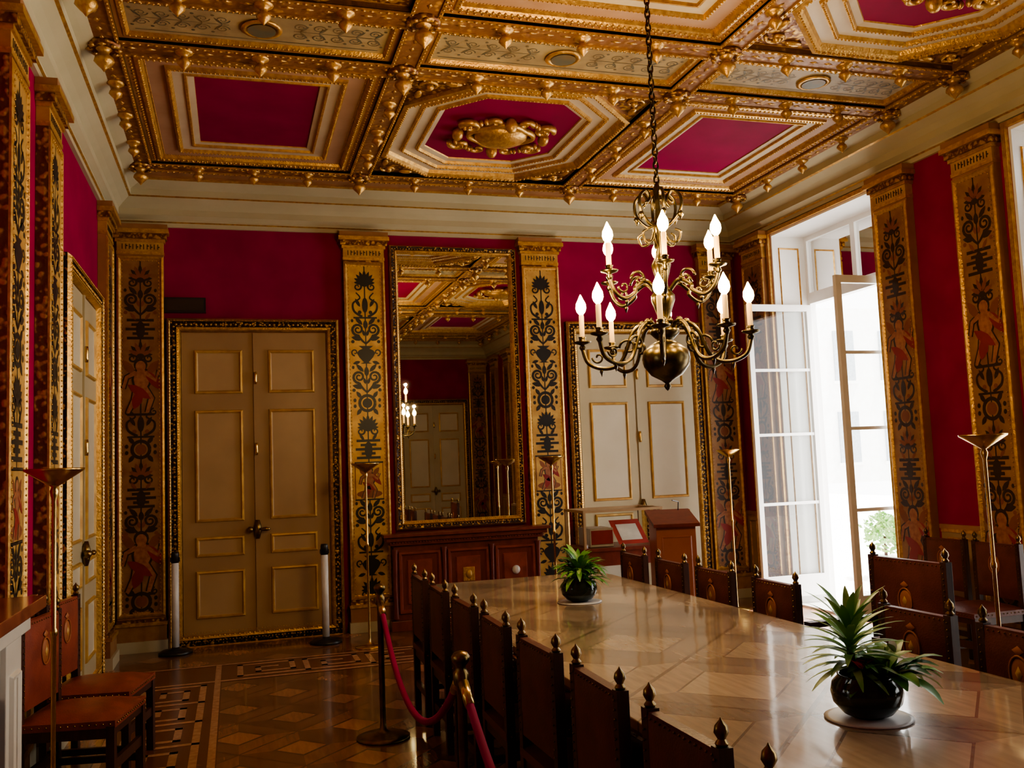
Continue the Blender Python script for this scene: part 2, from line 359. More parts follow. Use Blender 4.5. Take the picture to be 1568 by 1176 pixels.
for me,x in ((PT,-.85),(PG,1.30),(PG,3.22),(PT,5.37)): place(me,'pilaster',(x,YF+E,0),pi)

# ------------------------------------------------------------------ room shell
b=B(); b.box(XL-.3,YF-.3,-.12,XR+.5,YB+.3,0,'floor'); FL=b.obj('floor')
b=B(); t=.046
def seg(b,mp,u0,v0,u1,v1):
    x0,x1=sorted((u0,u1)); y0,y1=sorted((v0,v1)); x0-=t/2;x1+=t/2;y0-=t/2;y1+=t/2
    p=[mp(x0,y0),mp(x1,y0),mp(x1,y1),mp(x0,y1)]
    b.add([(x,y,.0018) for x,y in p],[(0,1,2,3)],'inlay')
def key(b,mp,L,S):
    n=int(L/(S*1.27)); 
    for i in range(n):
        o=i*S*1.27
        P=[(0,0),(0,S),(S,S),(S,S*.27),(S*.34,S*.27),(S*.34,S*.66),(S*.68,S*.66)]
        for a,c in zip(P,P[1:]): seg(b,mp,o+a[0],a[1],o+c[0],c[1])
        seg(b,mp,o,0,o+S*1.27,0)
b.add([(-.80,YF+.2,.0008),(-.12,YF+.2,.0008),(-.12,8.38,.0008),(-.80,8.38,.0008)],[(0,1,2,3)],'dinlay')
b.add([(-.12,7.66,.0008),(5.3,7.66,.0008),(5.3,8.38,.0008),(-.12,8.38,.0008)],[(0,1,2,3)],'dinlay')
key(b,lambda u,v:(-.25-v, 7.6-u),9.0,.42)
key(b,lambda u,v:(.02+u, 7.82+v),5.2,.42)
for c in (-.15,-.77): b.add([(c-.022,YF+.2,.0015),(c+.022,YF+.2,.0015),(c+.022,8.34,.0015),(c-.022,8.34,.0015)],[(0,1,2,3)],'inlay')
for c in (7.70,8.34): b.add([(-.76,c-.022,.002),(5.3,c-.022,.002),(5.3,c+.022,.002),(-.76,c+.022,.002)],[(0,1,2,3)],'inlay')
b.obj('meander_inlay',parent=FL)
b=B(); b.box(XL-.3,YB,0,XR+.5,YB+.3,4.8,'red'); b.obj('wall_back')
b=B(); b.box(XL-.3,YF-.3,0,XR+.5,YF,4.8,'red'); b.obj('wall_front')
b=B(); b.box(XL-.3,YF,0,XL,YB,4.8,'red'); b.obj('wall_left')
WIN=[(6.9,8.6),(3.65,5.35),(.4,2.1)]
b=B(); ys=[YF,.4,2.1,3.65,5.35,6.9,8.6,YB]
for i in range(0,8,2): b.box(XR,ys[i],0,XR+.5,ys[i+1],4.8,'red')
for y0,y1 in WIN: b.box(XR,y0,4.0,XR+.5,y1,4.8,'red')
b.obj('wall_right')
def dado(name,segs,loc,rz):
    b=B()
    for x0,x1 in segs:
        b.box(x0,-.03,0,x1,0,.14,'cream'); b.box(x0,-.018,.14,x1,0,.93,'dado'); b.box(x0,-.035,.93,x1,0,.965,'brown'); b.box(x0,-.025,.90,x1,0,.93,'gold')
        if x1-x0>.2: mold(b,rect(x0+.06,.2,x1-.06,.86),[(0,.018,'gold'),(.01,.028,'gold'),(.025,.018,'gold')],WALL)
    b.obj(name,loc,rz)
dado('baseboard_left',[(9.02,9.39),(5.42,5.92),(4.4,4.91),(2.45,2.5),(-1.5,-.03)],(XL,0,0),LEFT)
dado('baseboard_right',[(-(YB-.01),-9.12),(-6.35,-5.90),(-3.1,-2.65),(.15,.70),(1.2,1.59)],(XR,0,0),RIGHT)
b=B()
pr=[(0,4.05,'cream'),(.03,4.05,'cream'),(.03,4.09,'cream'),(.045,4.10,'gold'),(.045,4.115,'cream'),(.09,4.15,'cream'),(.09,4.21,'cream'),(.13,4.25,'cream'),(.19,4.30,'cream'),(.21,4.31,'gold'),(.21,4.37,'cream'),(.25,4.39,'cream'),(.32,4.43,'cream'),(.36,4.44,'gold'),(.36,4.47,'brown')]
mold(b,rect(XL,YF,XR,YB),pr,CEIL); b.obj('trim_1')

# ------------------------------------------------------------------ ceiling
ZB=4.42
b=B(); b.box(XL-.3,YF-.3,4.66,XR+.5,YB+.3,4.80,'brown')
BX=[-.78,1.18,3.34,5.30]; BY=[8.65,6.22,5.47,3.04,2.29,-.14,-.89]
CE=b.obj('ceiling')
b=B()
bx0,bx1,by0,by1=BX[0]-.10,BX[-1]+.10,BY[-1]-.10,BY[0]+.10
ox0,ox1,oy0,oy1=XL+.35,XR-.35,YF+.35,YB-.35
b.add([(ox0,oy0,4.46),(ox1,oy0,4.46),(ox1,oy1,4.46),(ox0,oy1,4.46),(bx0,by0,4.46),(bx1,by0,4.46),(bx1,by1,4.46),(bx0,by1,4.46)],[(0,1,5,4),(1,2,6,5),(2,3,7,6),(3,0,4,7)],'brown')
hw=.10
for x in BX:
    b.box(x-hw,by0,ZB,x+hw,by1,4.56,'beam')
    for s in (-1,1):
        b.box(x+s*.088-.012,by0,ZB-.012,x+s*.088+.012,by1,ZB,'gold')
        for k in range(int((by1-by0)/.05)): b.bead((x+s*.088,by0+.02+k*.05,ZB-.014),(.010,.017,.009),'gold')
    for k in range(int((by1-by0)/.12)): b.bead((x,by0+.02+k*.12,ZB),(.020,.040,.008),'gold')
for y in BY:
    b.box(bx0,y-hw,ZB-.004,bx1,y+hw,4.56,'beam')
    for s in (-1,1):
        for i in range(3):
            b.box(BX[i]+hw,y+s*.088-.012,ZB-.015,BX[i+1]-hw,y+s*.088+.012,ZB,'gold')
            for k in range(int((BX[i+1]-BX[i]-2*hw)/.05)): b.bead((BX[i]+hw+.02+k*.05,y+s*.088,ZB-.017),(.017,.010,.009),'gold')
    for k in range(int((bx1-bx0)/.12)): b.bead((bx0+.02+k*.12,y,ZB-.004),(.040,.020,.008),'gold')
def pend(x,y,s):
    b.lathe([(.050*s,.01),(.052*s,-.006),(.040*s,-.014*s),(.026*s,-.022*s),(.018*s,-.038*s),(.036*s,-.055*s),(.040*s,-.070*s),(.026*s,-.086*s),(.011*s,-.10*s),(.001,-.114*s)],'gold',(x,y,ZB),12)
def ros(x,y):
    b.lathe([(.115,0),(.11,-.02),(.085,-.04),(.07,-.03)],'carve',(x,y,ZB),16)
    for k in range(8): b.bead((x+.09*math.cos(k*pi/4),y+.09*math.sin(k*pi/4),ZB-.034),(.026,.026,.015),'gold')
for x in BX:
    for y in BY: ros(x,y); pend(x,y,1.6)
    for j in range(0,len(BY)-1):
        y0,y1=BY[j],BY[j+1]; k=4 if abs(y1-y0)>1 else 1
        for i in range(1,k): pend(x,y0+(y1-y0)*i/k,1.15)
for y in BY:
    for i in range(3):
        for k in range(1,4): pend(BX[i]+(BX[i+1]-BX[i])*k/4,y,1.15)
b.obj('beams',parent=CE)
def coffer_rect(hx,hy):
    b=B(); P=rect(-hx,-hy,hx,hy)
    mold(b,P,[(0,.0,'gold'),(0,.018,'brown'),(.055,.022,'brown'),(.06,.010,'gold'),(.085,.005,'gold'),(.10,.022,'gold'),(.11,.045,'gold'),(.24,.050,'pinkb'),(.245,.03,'gold'),(.27,.022,'gold'),(.285,.047,'gold'),(.36,.052,'creamb'),(.365,.04,'gold'),(.38,.04,'gold'),(.385,.06,'gold'),(.43,.066,'creamb'),(.432,.075,'gold')],CEIL,'redpanel')
    beads(b,P,.04,.014,'gold',CEIL,.007,.085); beads(b,P,.03,.009,'gold',CEIL,.022,.262); beads(b,P,.05,.013,'gold',CEIL,.018,.03); beads(b,P,.022,.006,'gold',CEIL,.042,.118)
    return b.mesh('coffer_rectangular')
def cartouche(b,z):
    b.M=Matrix.Translation((0,0,z))@Matrix.Diagonal((1.08,1.30,1.35,1))
    b.ball((0,0,-.02),(.22,.15,.07),'gold',24,10)
    b.tube([(.25*math.cos(a)*(1+.08*math.cos(4*a)),.18*math.sin(a)*(1+.1*math.cos(4*a)),-.02) for a in [2*pi*i/48 for i in range(48)]],.022,'gold',8,True)
    for sx in (-1,1):
        for sy in (-1,1):
            b.tube([(sx*(.30+(.085-.0028*i)*math.cos(i*.28)),sy*(.16+(.075-.0025*i)*math.sin(i*.28)),-.03-.0005*i) for i in range(26)],[.024-.0005*i for i in range(26)],'gold',8)
            b.tube([(sx*(.12+(.06-.002*i)*math.cos(i*.28)),sy*(.24+(.05-.0018*i)*math.sin(i*.28)),-.03) for i in range(24)],[.020-.0005*i for i in range(24)],'gold',8)
            for k in range(5): b.ball((sx*(.20+.035*k),sy*(.245-.028*k),-.03),(.020,.020,.022),'gold',8,5)
        b.ball((sx*.36,0,-.03),(.045,.06,.04),'gold')
        b.ball((0,sx*.24,-.04),(.05,.04,.05),'gold')
    b.M=Matrix()
def coffer_oct(hx,hy):
    b=B(); P=rect(-hx,-hy,hx,hy)
    mold(b,P,[(0,.0,'gold'),(0,.035,'brown'),(.02,.03,'gold')],CEIL)
    ox,oy=hx-.02,hy-.02; O=octo(ox,oy,.50)
    for sx in (-1,1):
        for sy in (-1,1):
            vs=[(sx*ox,sy*oy,.03),(sx*(ox-.5),sy*oy,.03),(sx*ox,sy*(oy-.5),.03)]; b.add(vs,[(0,1,2)],'carve')
            b.tube([(sx*(ox-.13+(.08-.003*i)*math.cos(i*.3)),sy*(oy-.13+(.08-.003*i)*math.sin(i*.3)),.02) for i in range(24)],.014,'gold',6)
            b.ball((sx*(ox-.13),sy*(oy-.13),.01),.03,'gold')
            b.ball((sx*(ox-.30),sy*(oy-.07),.02),(.07,.03,.02),'gold'); b.ball((sx*(ox-.07),sy*(oy-.30),.02),(.03,.07,.02),'gold')
    mold(b,O,[(0,.03,'gold'),(.0,.0,'gold'),(.03,-.01,'gold'),(.06,.02,'gold'),(.075,.05,'gold'),(.16,.055,'creamb'),(.165,.035,'gold'),(.19,.03,'gold'),(.20,.055,'gold'),(.29,.06,'creamb'),(.295,.04,'gold'),(.315,.035,'gold'),(.325,.06,'gold'),(.37,.07,'creamb'),(.375,.08,'gold')],CEIL,'redpanel')
    beads(b,O,.04,.014,'gold',CEIL,-.006,.035); beads(b,O,.03,.009,'gold',CEIL,.03,.178); beads(b,O,.03,.008,'gold',CEIL,.035,.305)
    cartouche(b,.07)
    return b.mesh('coffer_octagonal')
def band(hx,hy):
    b=B(); P=rect(-hx,-hy,hx,hy)
    mold(b,P,[(0,.0,'gold'),(0,.016,'brown'),(.03,.018,'brown'),(.035,.010,'gold'),(.055,.008,'gold'),(.07,.035,'gold')],CEIL,'paintp')
    beads(b,P,.035,.011,'gold',CEIL,.010,.052)
    h=.033
    f=lambda u,v,hh:(u,v,hh)
    for s in (-1,1):
        for k in range(5):
            cx=s*(.24+k*(hx-.36)/4.3)
            for q in (-1,1):
                spir(b,cx,q*.06,.045,.008,0,q*s*3.2*pi,.009,.005,'teal',f,h); leaf2(b,cx,0,q*1.0 if s>0 else pi-q*1.0,.10,.02,'teal',f,h); blob(b,cx+s*.06,q*.11,.012,.012,'teal',f,h,8)
        stroke(b,[(s*.2,0),(s*(hx-.12),0)],.006,.006,'teal',f,h)
    for q in (-1,1): stroke(b,[(-hx+.11,q*(hy-.11)),(hx-.11,q*(hy-.11))],.008,.008,'teal',f,h)
    b.lathe([(.12,0),(.13,-.012),(.10,-.02),(.095,-.005)],'gold',(0,0,.034),20); blob(b,0,0,.09,.09,'teal',f,.012)
    return b.mesh('painted_ceiling_band')
hs=[(BX[1]-BX[0])/2-hw,(BX[2]-BX[1])/2-hw,(BX[3]-BX[2])/2-hw]; xc=[(BX[i]+BX[i+1])/2 for i in range(3)]
hyc=(BY[0]-BY[1])/2-hw; hyb=(BY[1]-BY[2])/2-hw
RS,RC=coffer_rect(hs[0],hyc),coffer_rect(hs[1],hyc); OS,OC=coffer_oct(hs[0],hyc),coffer_oct(hs[1],hyc); BS,BC=band(hs[0],hyb),band(hs[1],hyb)
for r in range(3):
    yc=(BY[2*r]+BY[2*r+1])/2
    for i in range(3):
        octg=(i+r)%2==1
        me=(OC if i==1 else OS) if octg else (RC if i==1 else RS)
        place(me,'coffer',(xc[i],yc,ZB),0,CE)
        place(BC if i==1 else BS,'painted_band',(xc[i],(BY[2*r+1]+BY[2*r+2])/2,ZB),0,CE)

# ------------------------------------------------------------------ doors
def door(name,lm,pm):
    b=B(); w=.69
    b.box(-w-.13,-.02,0,w+.13,0,3.14,'brown')
    for s in (-1,1):
        x0,x1=sorted((s*.004,s*w))
        b.box(x0,-.045,.03,x1,-.02,3.0,lm)
        c=(x0+x1)/2; hw_=.225
        for z0,z1 in ((2.40,2.83),(1.16,2.24),(.83,1.02),(.25,.70)):
            mold(b,rect(c-hw_,z0,c+hw_,z1),[(0,.045,'goldp'),(.006,.062,'goldp'),(.02,.066,'goldp'),(.03,.05,'goldp'),(.036,.047,pm)],WALL,pm)
    b.box(-.02,-.06,.03,.02,-.045,3.0,lm)
    for z in (2.55,1.85): b.lathe([(.012,-.06),(.016,-.03),(.016,.03),(.012,.06)],'brass',(0,-.07,z),8)
    b.lathe([(.02,-.09),(.035,-.03),(.04,.0),(.035,.03),(.02,.09)],'dbrass',(0,-.065,1.07),10)
    b.ball((.07,-.11,1.07),(.05,.02,.02),'dbrass'); b.ball((-.07,-.09,1.07),(.03,.03,.03),'dbrass')
    P=[(-w-.13,-.02),(w+.13,-.02),(w+.13,3.14),(-w-.13,3.14)]
    mold(b,P,[(0,.0,'carve2'),(0,.07,'carve2'),(.02,.095,'gold'),(.03,.085,'gold'),(.035,.07,'carve2'),(.085,.075,'carve2'),(.09,.085,'gold'),(.11,.08,'gold'),(.125,.045,'gold'),(.13,.02,'gold')],WALL)
    beads(b,rect(-w-.13,.03,w+.13,3.14),.045,(.017,.012,.017),'gold',WALL,.075,.06); beads(b,rect(-w-.13,.03,w+.13,3.14),.025,.006,'gold',WALL,.086,.10); beads(b,rect(-w-.13,.03,w+.13,3.14),.03,.008,'gold',WALL,.093,.022)
    return b.mesh(name)
D1=door('door_beige','door1','door1d')
D2=door('door_ivory','door2','door2d')
place(D1,'door_1',(.205,YB-E,0)); place(D2,'door_2',(4.315,YB-E,0))
place(D2,'door_3',(XL+E,7.45,0),LEFT)
place(D1,'door_4',(.205,YF+E,0),pi); place(D2,'door_5',(4.315,YF+E,0),pi)
b=B(); b.box(-.19,-.05,0,.19,0,.15,'blackp'); b.box(-.17,-.055,.02,.17,-.05,.13,'dark'); b.obj('exit_sign',(-.445,YB-.002,3.20))

# ------------------------------------------------------------------ mirror and chimneypiece on back wall
b=B(); P=rect(-.69,0,.69,2.96)
mold(b,P,[(0,0,'gold'),(0,.05,'gold'),(.015,.075,'gold'),(.03,.07,'carve2'),(.05,.06,'carve2'),(.06,.07,'gold'),(.075,.06,'gold'),(.085,.03,'gold'),(.088,.02,'gold')],WALL,'mirror')
beads(b,P,.03,.009,'gold',WALL,.066,.04); beads(b,P,.022,.006,'gold',WALL,.06,.078)
b.obj('wall_mirror',(2.26,YB-E,.975))
b=B()
b.box(-.84,-.30,.88,.84,-.125,.925,'rwood'); b.box(-.87,-.34,.925,.87,-.125,.955,'rwood'); b.box(-.80,-.27,.84,.80,-.125,.88,'rwood')
b.box(-.70,-.125,0,.70,0,.955,'rwood')
b.box(-.76,-.22,.10,.76,-.125,.84,'rwood'); b.box(-.80,-.26,0,.80,-.13,.10,'rwood')
for x0,x1 in ((-.72,-.28),(-.22,.22),(.28,.72)):
    mold(b,rect(x0,.16,x1,.78),[(0,.22,'leatherb'),(.01,.25,'leatherb'),(.03,.25,'leatherb'),(.045,.225,'leatherb'),(.09,.222,'rwood'),(.10,.235,'leatherb')],WALL,'leatherb')
for x in (-.75,-.25,.25,.75): b.lathe([(.03,0),(.025,.05),(.018,.35),(.024,.62),(.034,.68)],'rwood',(x,-.235,.12),10)
b.box(-.06,-.245,.44,.06,-.235,.58,'gold'); b.ball((0,-.25,.51),(.035,.015,.045),'goldp'); b.ball((.5,-.25,.52),(.045,.03,.045),'postw')
for i in range(54): b.bead((-.80+i*.0302,-.285,.868),.011,'leatherb')
b.obj('chimneypiece',(2.26,YB-E,0),bevel=.003)

b=B()
b.box(-.95,-.36,1.08,.95,0,1.13,'rmarble'); b.box(-.90,-.31,1.0,.90,0,1.08,'marble')
for s in (-1,1):
    x0,x1=sorted((s*.88,s*.62)); b.box(x0,-.28,0,x1,0,1.0,'marble')
    mold(b,rect(x0+.05,.15,x1-.05,.86),[(0,.28,'marble'),(.01,.295,'marble'),(.03,.285,'marble'),(.035,.27,'marble')],WALL,'granite')
    b.M=Matrix.Translation((s*.88,-.155,0))@Matrix.Rotation(s*pi/2,4,'Z')
    mold(b,rect(-.09,.12,.09,.90),[(0,.0,'marble'),(.008,.014,'marble'),(.025,.008,'marble'),(.03,.001,'marble')],WALL,'granite')
    b.M=Matrix()
b.box(-.62,-.26,.78,.62,0,1.0,'marble'); b.box(-.62,-.03,0,.62,0,.78,'dark')
for s in (-1,1): b.box(-.62 if s<0 else .54,-.24,0,-.54 if s<0 else .62,-.03,.78,'granite')
b.obj('marble_fireplace',(XL+E,3.38,0),LEFT,bevel=.004)
b=B(); mold(b,rect(-.80,0,.80,2.7),[(0,0,'gold'),(0,.05,'gold'),(.03,.08,'gold'),(.07,.06,'carve'),(.10,.03,'gold')],WALL,'mirror'); b.obj('overmantel_mirror',(XL+E,3.38,1.15),LEFT)

# ------------------------------------------------------------------ windows
def leaf_w(b,x0,y,x1,z0,z1,bars):
    f=.055; t=.022
    b.box(x0,y-t,z0,x0+f,y+t,z1,'white'); b.box(x1-f,y-t,z0,x1,y+t,z1,'white')
    b.box(x0+f,y-t,z1-.07,x1-f,y+t,z1,'white'); b.box(x0+f,y-t,z0,x1-f,y+t,z0+.22,'white')
    for z in bars: b.box(x0+f,y-.014,z-.015,x1-f,y+.014,z+.015,'white')
    b.add([(x0+f,y,z0+.22),(x1-f,y,z0+.22),(x1-f,y,z1-.07),(x0+f,y,z1-.07)],[(0,1,2,3)],'glass')
for i,(y0,y1) in enumerate(WIN):
    b=B(); X=6.06
    b.box(5.655,y0,.02,X,y0+.025,3.975,'white'); b.box(5.655,y1-.025,.02,X,y1,3.975,'white'); b.box(5.655,y0,3.975,X,y1,4.0,'white')
    b.box(5.655,y0,.0,6.15,y1,.02,'marble')
    for yy,s in ((y0+.025,1),(y1-.025,-1)):
        b.M=Matrix.Translation((5.86,yy,0))@Matrix.Rotation(pi if s>0 else 0,4,'Z')
        mold(b,rect(-.13,.12,.13,3.85),[(0,.0,'gold'),(.008,.012,'gold'),(.02,.0,'gold')],WALL)
        b.M=Matrix()
    b.box(X,y0,.02,X+.07,y0+.07,4.0,'white'); b.box(X,y1-.07,.02,X+.07,y1,4.0,'white'); b.box(X,y0+.07,3.92,X+.07,y1-.07,4.0,'white'); b.box(X-.01,y0+.07,3.22,X+.08,y1-.07,3.34,'white')
    b.box(X,(y0+y1)/2-.035,3.34,X+.07,(y0+y1)/2+.035,3.92,'white')
    b.add([(X+.03,y0+.07,3.34),(X+.03,y1-.07,3.34),(X+.03,y1-.07,3.92),(X+.03,y0+.07,3.92)],[(0,1,2,3)],'glass')
    if i==0:
        leaf_w(b,5.24,y1-.095,6.03,.10,3.2,(1.07,1.80,2.49)); leaf_w(b,5.24,y0+.095,6.03,.10,3.2,(1.07,1.80,2.49))
    else:
        R=Matrix.Rotation(pi/2,4,'Z')
        for yc0 in (y0+.07,(y0+y1)/2):
            b.M=Matrix.Translation((X+.03,yc0,0))@R; leaf_w(b,0,0,.78,.10,3.2,(1.07,1.80,2.49)); b.M=Matrix()
    b.M=Matrix.Translation((XR,0,0))@Matrix.Rotation(RIGHT,4,'Z')
    for (u0,u1,v0,v1) in ((-y1-.04,-y1,.0,4.0),(-y0,-y0+.04,.0,4.0),(-y1-.04,-y0+.04,4.0,4.04)):
        b.box(u0,-.03,v0,u1,0,v1,'gold')
    b.M=Matrix()
    b.obj('window_%d'%(i+1))
b=B(); b.box(6.16,-4,-.15,22,40,-.02,'stone'); b.obj('terrace')
b=B(); b.box(9,40,-.02,40,42,9,'stone')
for i in range(10):
    for z in (1,5.2): 
        b.box(10+i*2.8,39.9,z,11.2+i*2.8,40,z+2.6,'slate'); b.box(9.85+i*2.8,39.85,z-.15,11.35+i*2.8,40,z-.0,'stone')
b.obj('palace_facade')
def shrub(c,r,n,m):
    b=B()
    for i in range(n):
        a=random.uniform(0,2*pi); e=random.uniform(-.3,1)*pi/2; rr=random.uniform(.3,1)
        p=Vector((c[0]+r*rr*math.cos(a)*math.cos(e),c[1]+r*rr*math.sin(a)*math.cos(e),c[2]+r*rr*math.sin(e)))
        d=Vector((random.uniform(-1,1),random.uniform(-1,1),random.uniform(-.2,1))).normalized(); s=d.cross(Vector((random.random(),random.random(),.3))).normalized(); L=r*.28
        b.add([p,p+d*L*.5+s*L*.25,p+d*L,p+d*L*.5-s*L*.25],[(0,1,2,3)],m)
    return b
for x,y in ((7.3,8.75),(7.9,9.9)):
    b=shrub((x,y,.50),.30,420,'leaf2'); b.lathe([(.12,0),(.17,.05),(.2,.24),(.22,.28),(.17,.28)],'stone',(x,y,-.02),14); b.tube([(x,y,.2),(x,y,.5)],.02,'dwood'); b.obj('potted_shrub')

# ------------------------------------------------------------------ table
b=B(); x0,x1,y0,y1=1.23,2.66,1.0,6.60
def rr(x0,y0,x1,y1,r,n=6):
    P=[]
    for cx,cy,a in ((x1-r,y0+r,-pi/2),(x1-r,y1-r,0),(x0+r,y1-r,pi/2),(x0+r,y0+r,pi)):
        for i in range(n+1): P.append((cx+r*math.cos(a+pi/2*i/n),cy+r*math.sin(a+pi/2*i/n)))
    return P
P=rr(x0,y0,x1,y1,.22); n=len(P)
for z0,z1,ins,m in ((.725,.76,0,'table'),(.70,.725,.02,'rwood')):
    Q=inset(P,ins); b.add([(p[0],p[1],z0) for p in Q]+[(p[0],p[1],z1) for p in Q],[tuple(range(n))[::-1],tuple(range(n,2*n))]+[(i,(i+1)%n,n+(i+1)%n,n+i) for i in range(n)],m)
for y in (1.7,3.8,5.9):
    b.lathe([(.20,0),(.20,.03),(.10,.07),(.07,.14),(.11,.26),(.12,.34),(.07,.46),(.06,.56),(.14,.66),(.22,.70)],'rwood',((x0+x1)/2,y,.03),20)
    for s in (-1,1): b.tube([((x0+x1)/2,y,.12),((x0+x1)/2+s*.2,y,.09),((x0+x1)/2+s*.38,y,.035)],[.045,.04,.03],'rwood')
b.box((x0+x1)/2-.04,1.7,.55,(x0+x1)/2+.04,5.9,.66,'rwood')
b.obj('conference_table',bevel=.004)

# ------------------------------------------------------------------ chairs
def chair(name,W,H,lm,arms=False):
    b=B(); w=W/2; p=.02; D=.43
    for s in (-1,1):
        b.box(s*w-p,-p,0,s*w+p,p,H-.07,'dwood'); b.box(s*w-p,-D-p,0,s*w+p,-D+p,.42 if not arms else .66,'dwood')
        b.lathe([(.014,0),(.018,.008),(.01,.018),(.019,.034),(.016,.05),(.005,.062),(.001,.07)],'dbrass',(s*w,0,H-.07),10)
        b.box(s*w-.012,-D,.12,s*w+.012,0,.155,'dwood'); b.box(s*w-.012,-D,.36,s*w+.012,0,.43,'dwood')
        if arms: b.box(s*w-.028,-D-.04,.66,s*w+.028,0,.69,'dwood')
    b.box(-w,-D-.012,.20,w,-D+.012,.25,'dwood'); b.box(-w,-.012,.16,w,.012,.20,'dwood'); b.box(-w,-D-.012,.37,w,-D+.012,.43,'dwood'); b.box(-w,-.012,.36,w,.012,.43,'dwood')
    N=8; vs=[];fs=[]
    for j in range(N+1):
        for i in range(N+1):
            u=i/N*2-1; v=j/N*2-1; vs.append((u*(w+.015),-D/2+v*(D/2+.02),.445+.035*(1-u**4)*(1-v**4)))
    for j in range(N):
        for i in range(N): a=j*(N+1)+i; fs.append((a,a+1,a+N+2,a+N+1))
    b.add(vs,fs,lm,True); b.box(-w-.018,-D-.023,.41,w+.018,.022,.446,lm)
    z0,z1=.50,H-.085; vs=[];fs=[]
    for side,y in ((0,-.018),(1,.018)):
        for j in range(N+1):
            for i in range(N+1):
                u=i/N*2-1; v=j/N*2-1; bul=.016*(1-u**4)*(1-v**4); vs.append((u*(w-.012),y+(-bul if side==0 else bul*.5),z0+(z1-z0)*j/N))
    for sd in (0,1):
        o=sd*(N+1)**2
        for j in range(N):
            for i in range(N): a=o+j*(N+1)+i; fs.append((a,a+1,a+N+2,a+N+1) if sd==0 else (a,a+N+1,a+N+2,a+1))
    b.add(vs,fs,lm,True); b.box(-w+.02,-.017,z1-.01,w-.02,.017,z1+.008,lm)
    k=int((z1-z0)/.028)
    for i in range(k):
        for s in (-1,1):
            for y in (-.024,.024): b.bead((s*w,y,z0+(i+.5)*(z1-z0)/k),.0055,'dbrass')
    k=int(2*w/.028)
    for i in range(k):
        x=-w+(i+.5)*2*w/k
        for y in (-.022,.022): b.bead((x,y,z1-.006),.005,'dbrass')
        b.bead((x,-D-.026,.43),.006,'dbrass')
    for i in range(14):
        for s in (-1,1): b.bead((s*(w+.02),-D+i*.033,.43),.006,'dbrass')
    zc=(z0+z1)/2+.045
    b.ball((0,-.034,zc),(.042,.006,.058),'crest',14,8); b.tube([(.048*math.cos(a),-.036,zc+.066*math.sin(a)) for a in [2*pi*i/20 for i in range(20)]],.005,'crest',5,True)
    b.bead((0,-.036,zc+.085),(.03,.006,.02),'crest'); b.bead((0,-.040,zc),(.018,.006,.03),'goldp')
    return b.mesh(name)
CH=chair('dining_chair',.40,.965,'leather'); CL=chair('side_chair',.45,1.0,'leatherb'); AC=chair('armchair',.52,1.09,'leather',True)
for k in range(8): place(CH,'dining_chair',(1.135+random.uniform(-.01,.01),1.64+.62*k,0),LEFT+random.uniform(-.03,.03),bevel=.003)
for y in (6.42,5.82,5.22,4.56,3.42,2.84,2.2): place(CH,'dining_chair',(2.87+random.uniform(-.01,.02),y,0),RIGHT+random.uniform(-.04,.04),bevel=.003)
place(AC,'armchair',(3.42,4.12,0),RIGHT+.05,bevel=.003)
place(CL,'side_chair',(-.965,5.24,0),LEFT-.20,bevel=.003); place(CL,'side_chair',(-.965,5.86,0),LEFT-.20,bevel=.003)
for y in (5.95,5.44): place(CH,'dining_chair',(5.30,y,0),RIGHT,bevel=.003)
place(CH,'dining_chair',(4.9,3.5,0),RIGHT,bevel=.003)

# ------------------------------------------------------------------ torchieres, posts, ropes
b=B(); b.lathe([(.13,0),(.13,.012),(.05,.025),(.015,.04),(.011,.08),(.011,.9),(.016,.91),(.016,.93),(.011,.94),(.010,1.52),(.016,1.54),(.02,1.56),(.012,1.58),(.03,1.59),(.128,1.655),(.13,1.665),(.122,1.662),(.02,1.60)],'brass',n=24)
T=b.mesh('torchiere_floor_lamp')
for x,y in ((-.80,4.68),(1.15,8.5),(3.0,8.6),(4.98,8.6),(4.12,4.26)): place(T,'torchiere_floor_lamp',(x,y,0))
b=B(); b.lathe([(.15,0),(.15,.02),(.12,.035),(.035,.045),(.033,.06)],'blackp',n=24); b.lathe([(.033,.06),(.033,.82)],'postw',n=20); b.lathe([(.036,.82),(.036,.90),(.030,.92)],'blackp',n=20); b.box(-.042,-.02,.83,.042,.02,.87,'blackp')
PW=b.mesh('belt_barrier_post')
for x,y in ((-.54,9.08),(.80,8.92)): place(PW,'belt_barrier_post',(x,y,0))
b=B(); b.lathe([(.16,0),(.16,.012),(.12,.025),(.05,.035),(.022,.05),(.018,.10),(.018,.78),(.028,.79),(.03,.80),(.03,.83),(.022,.84),(.018,.855),(.034,.875),(.036,.89),(.025,.905),(.004,.912)],'dbrass',n=20)
ST=b.mesh('rope_stanchion'); SP=[(.83,5.64),(.80,3.42),(.80,1.15)]
for x,y in SP: place(ST,'rope_stanchion',(x,y,0))
def rope(a,c,sag):
    b=B(); a=Vector(a); c=Vector(c); d=(c-a).normalized(); a=a+d*.035; c=c-d*.035
    pts=[a.lerp(c,i/24)+Vector((0,0,-sag*(1-(i/12-1)**2))) for i in range(25)]
    b.tube(pts,.016,'rope',10); b.tube(pts[:2],.02,'brass',10); b.tube(pts[-2:],.02,'brass',10); b.obj('velvet_rope')
for i in range(2): rope((*SP[i],.80),(*SP[i+1],.80),.38)

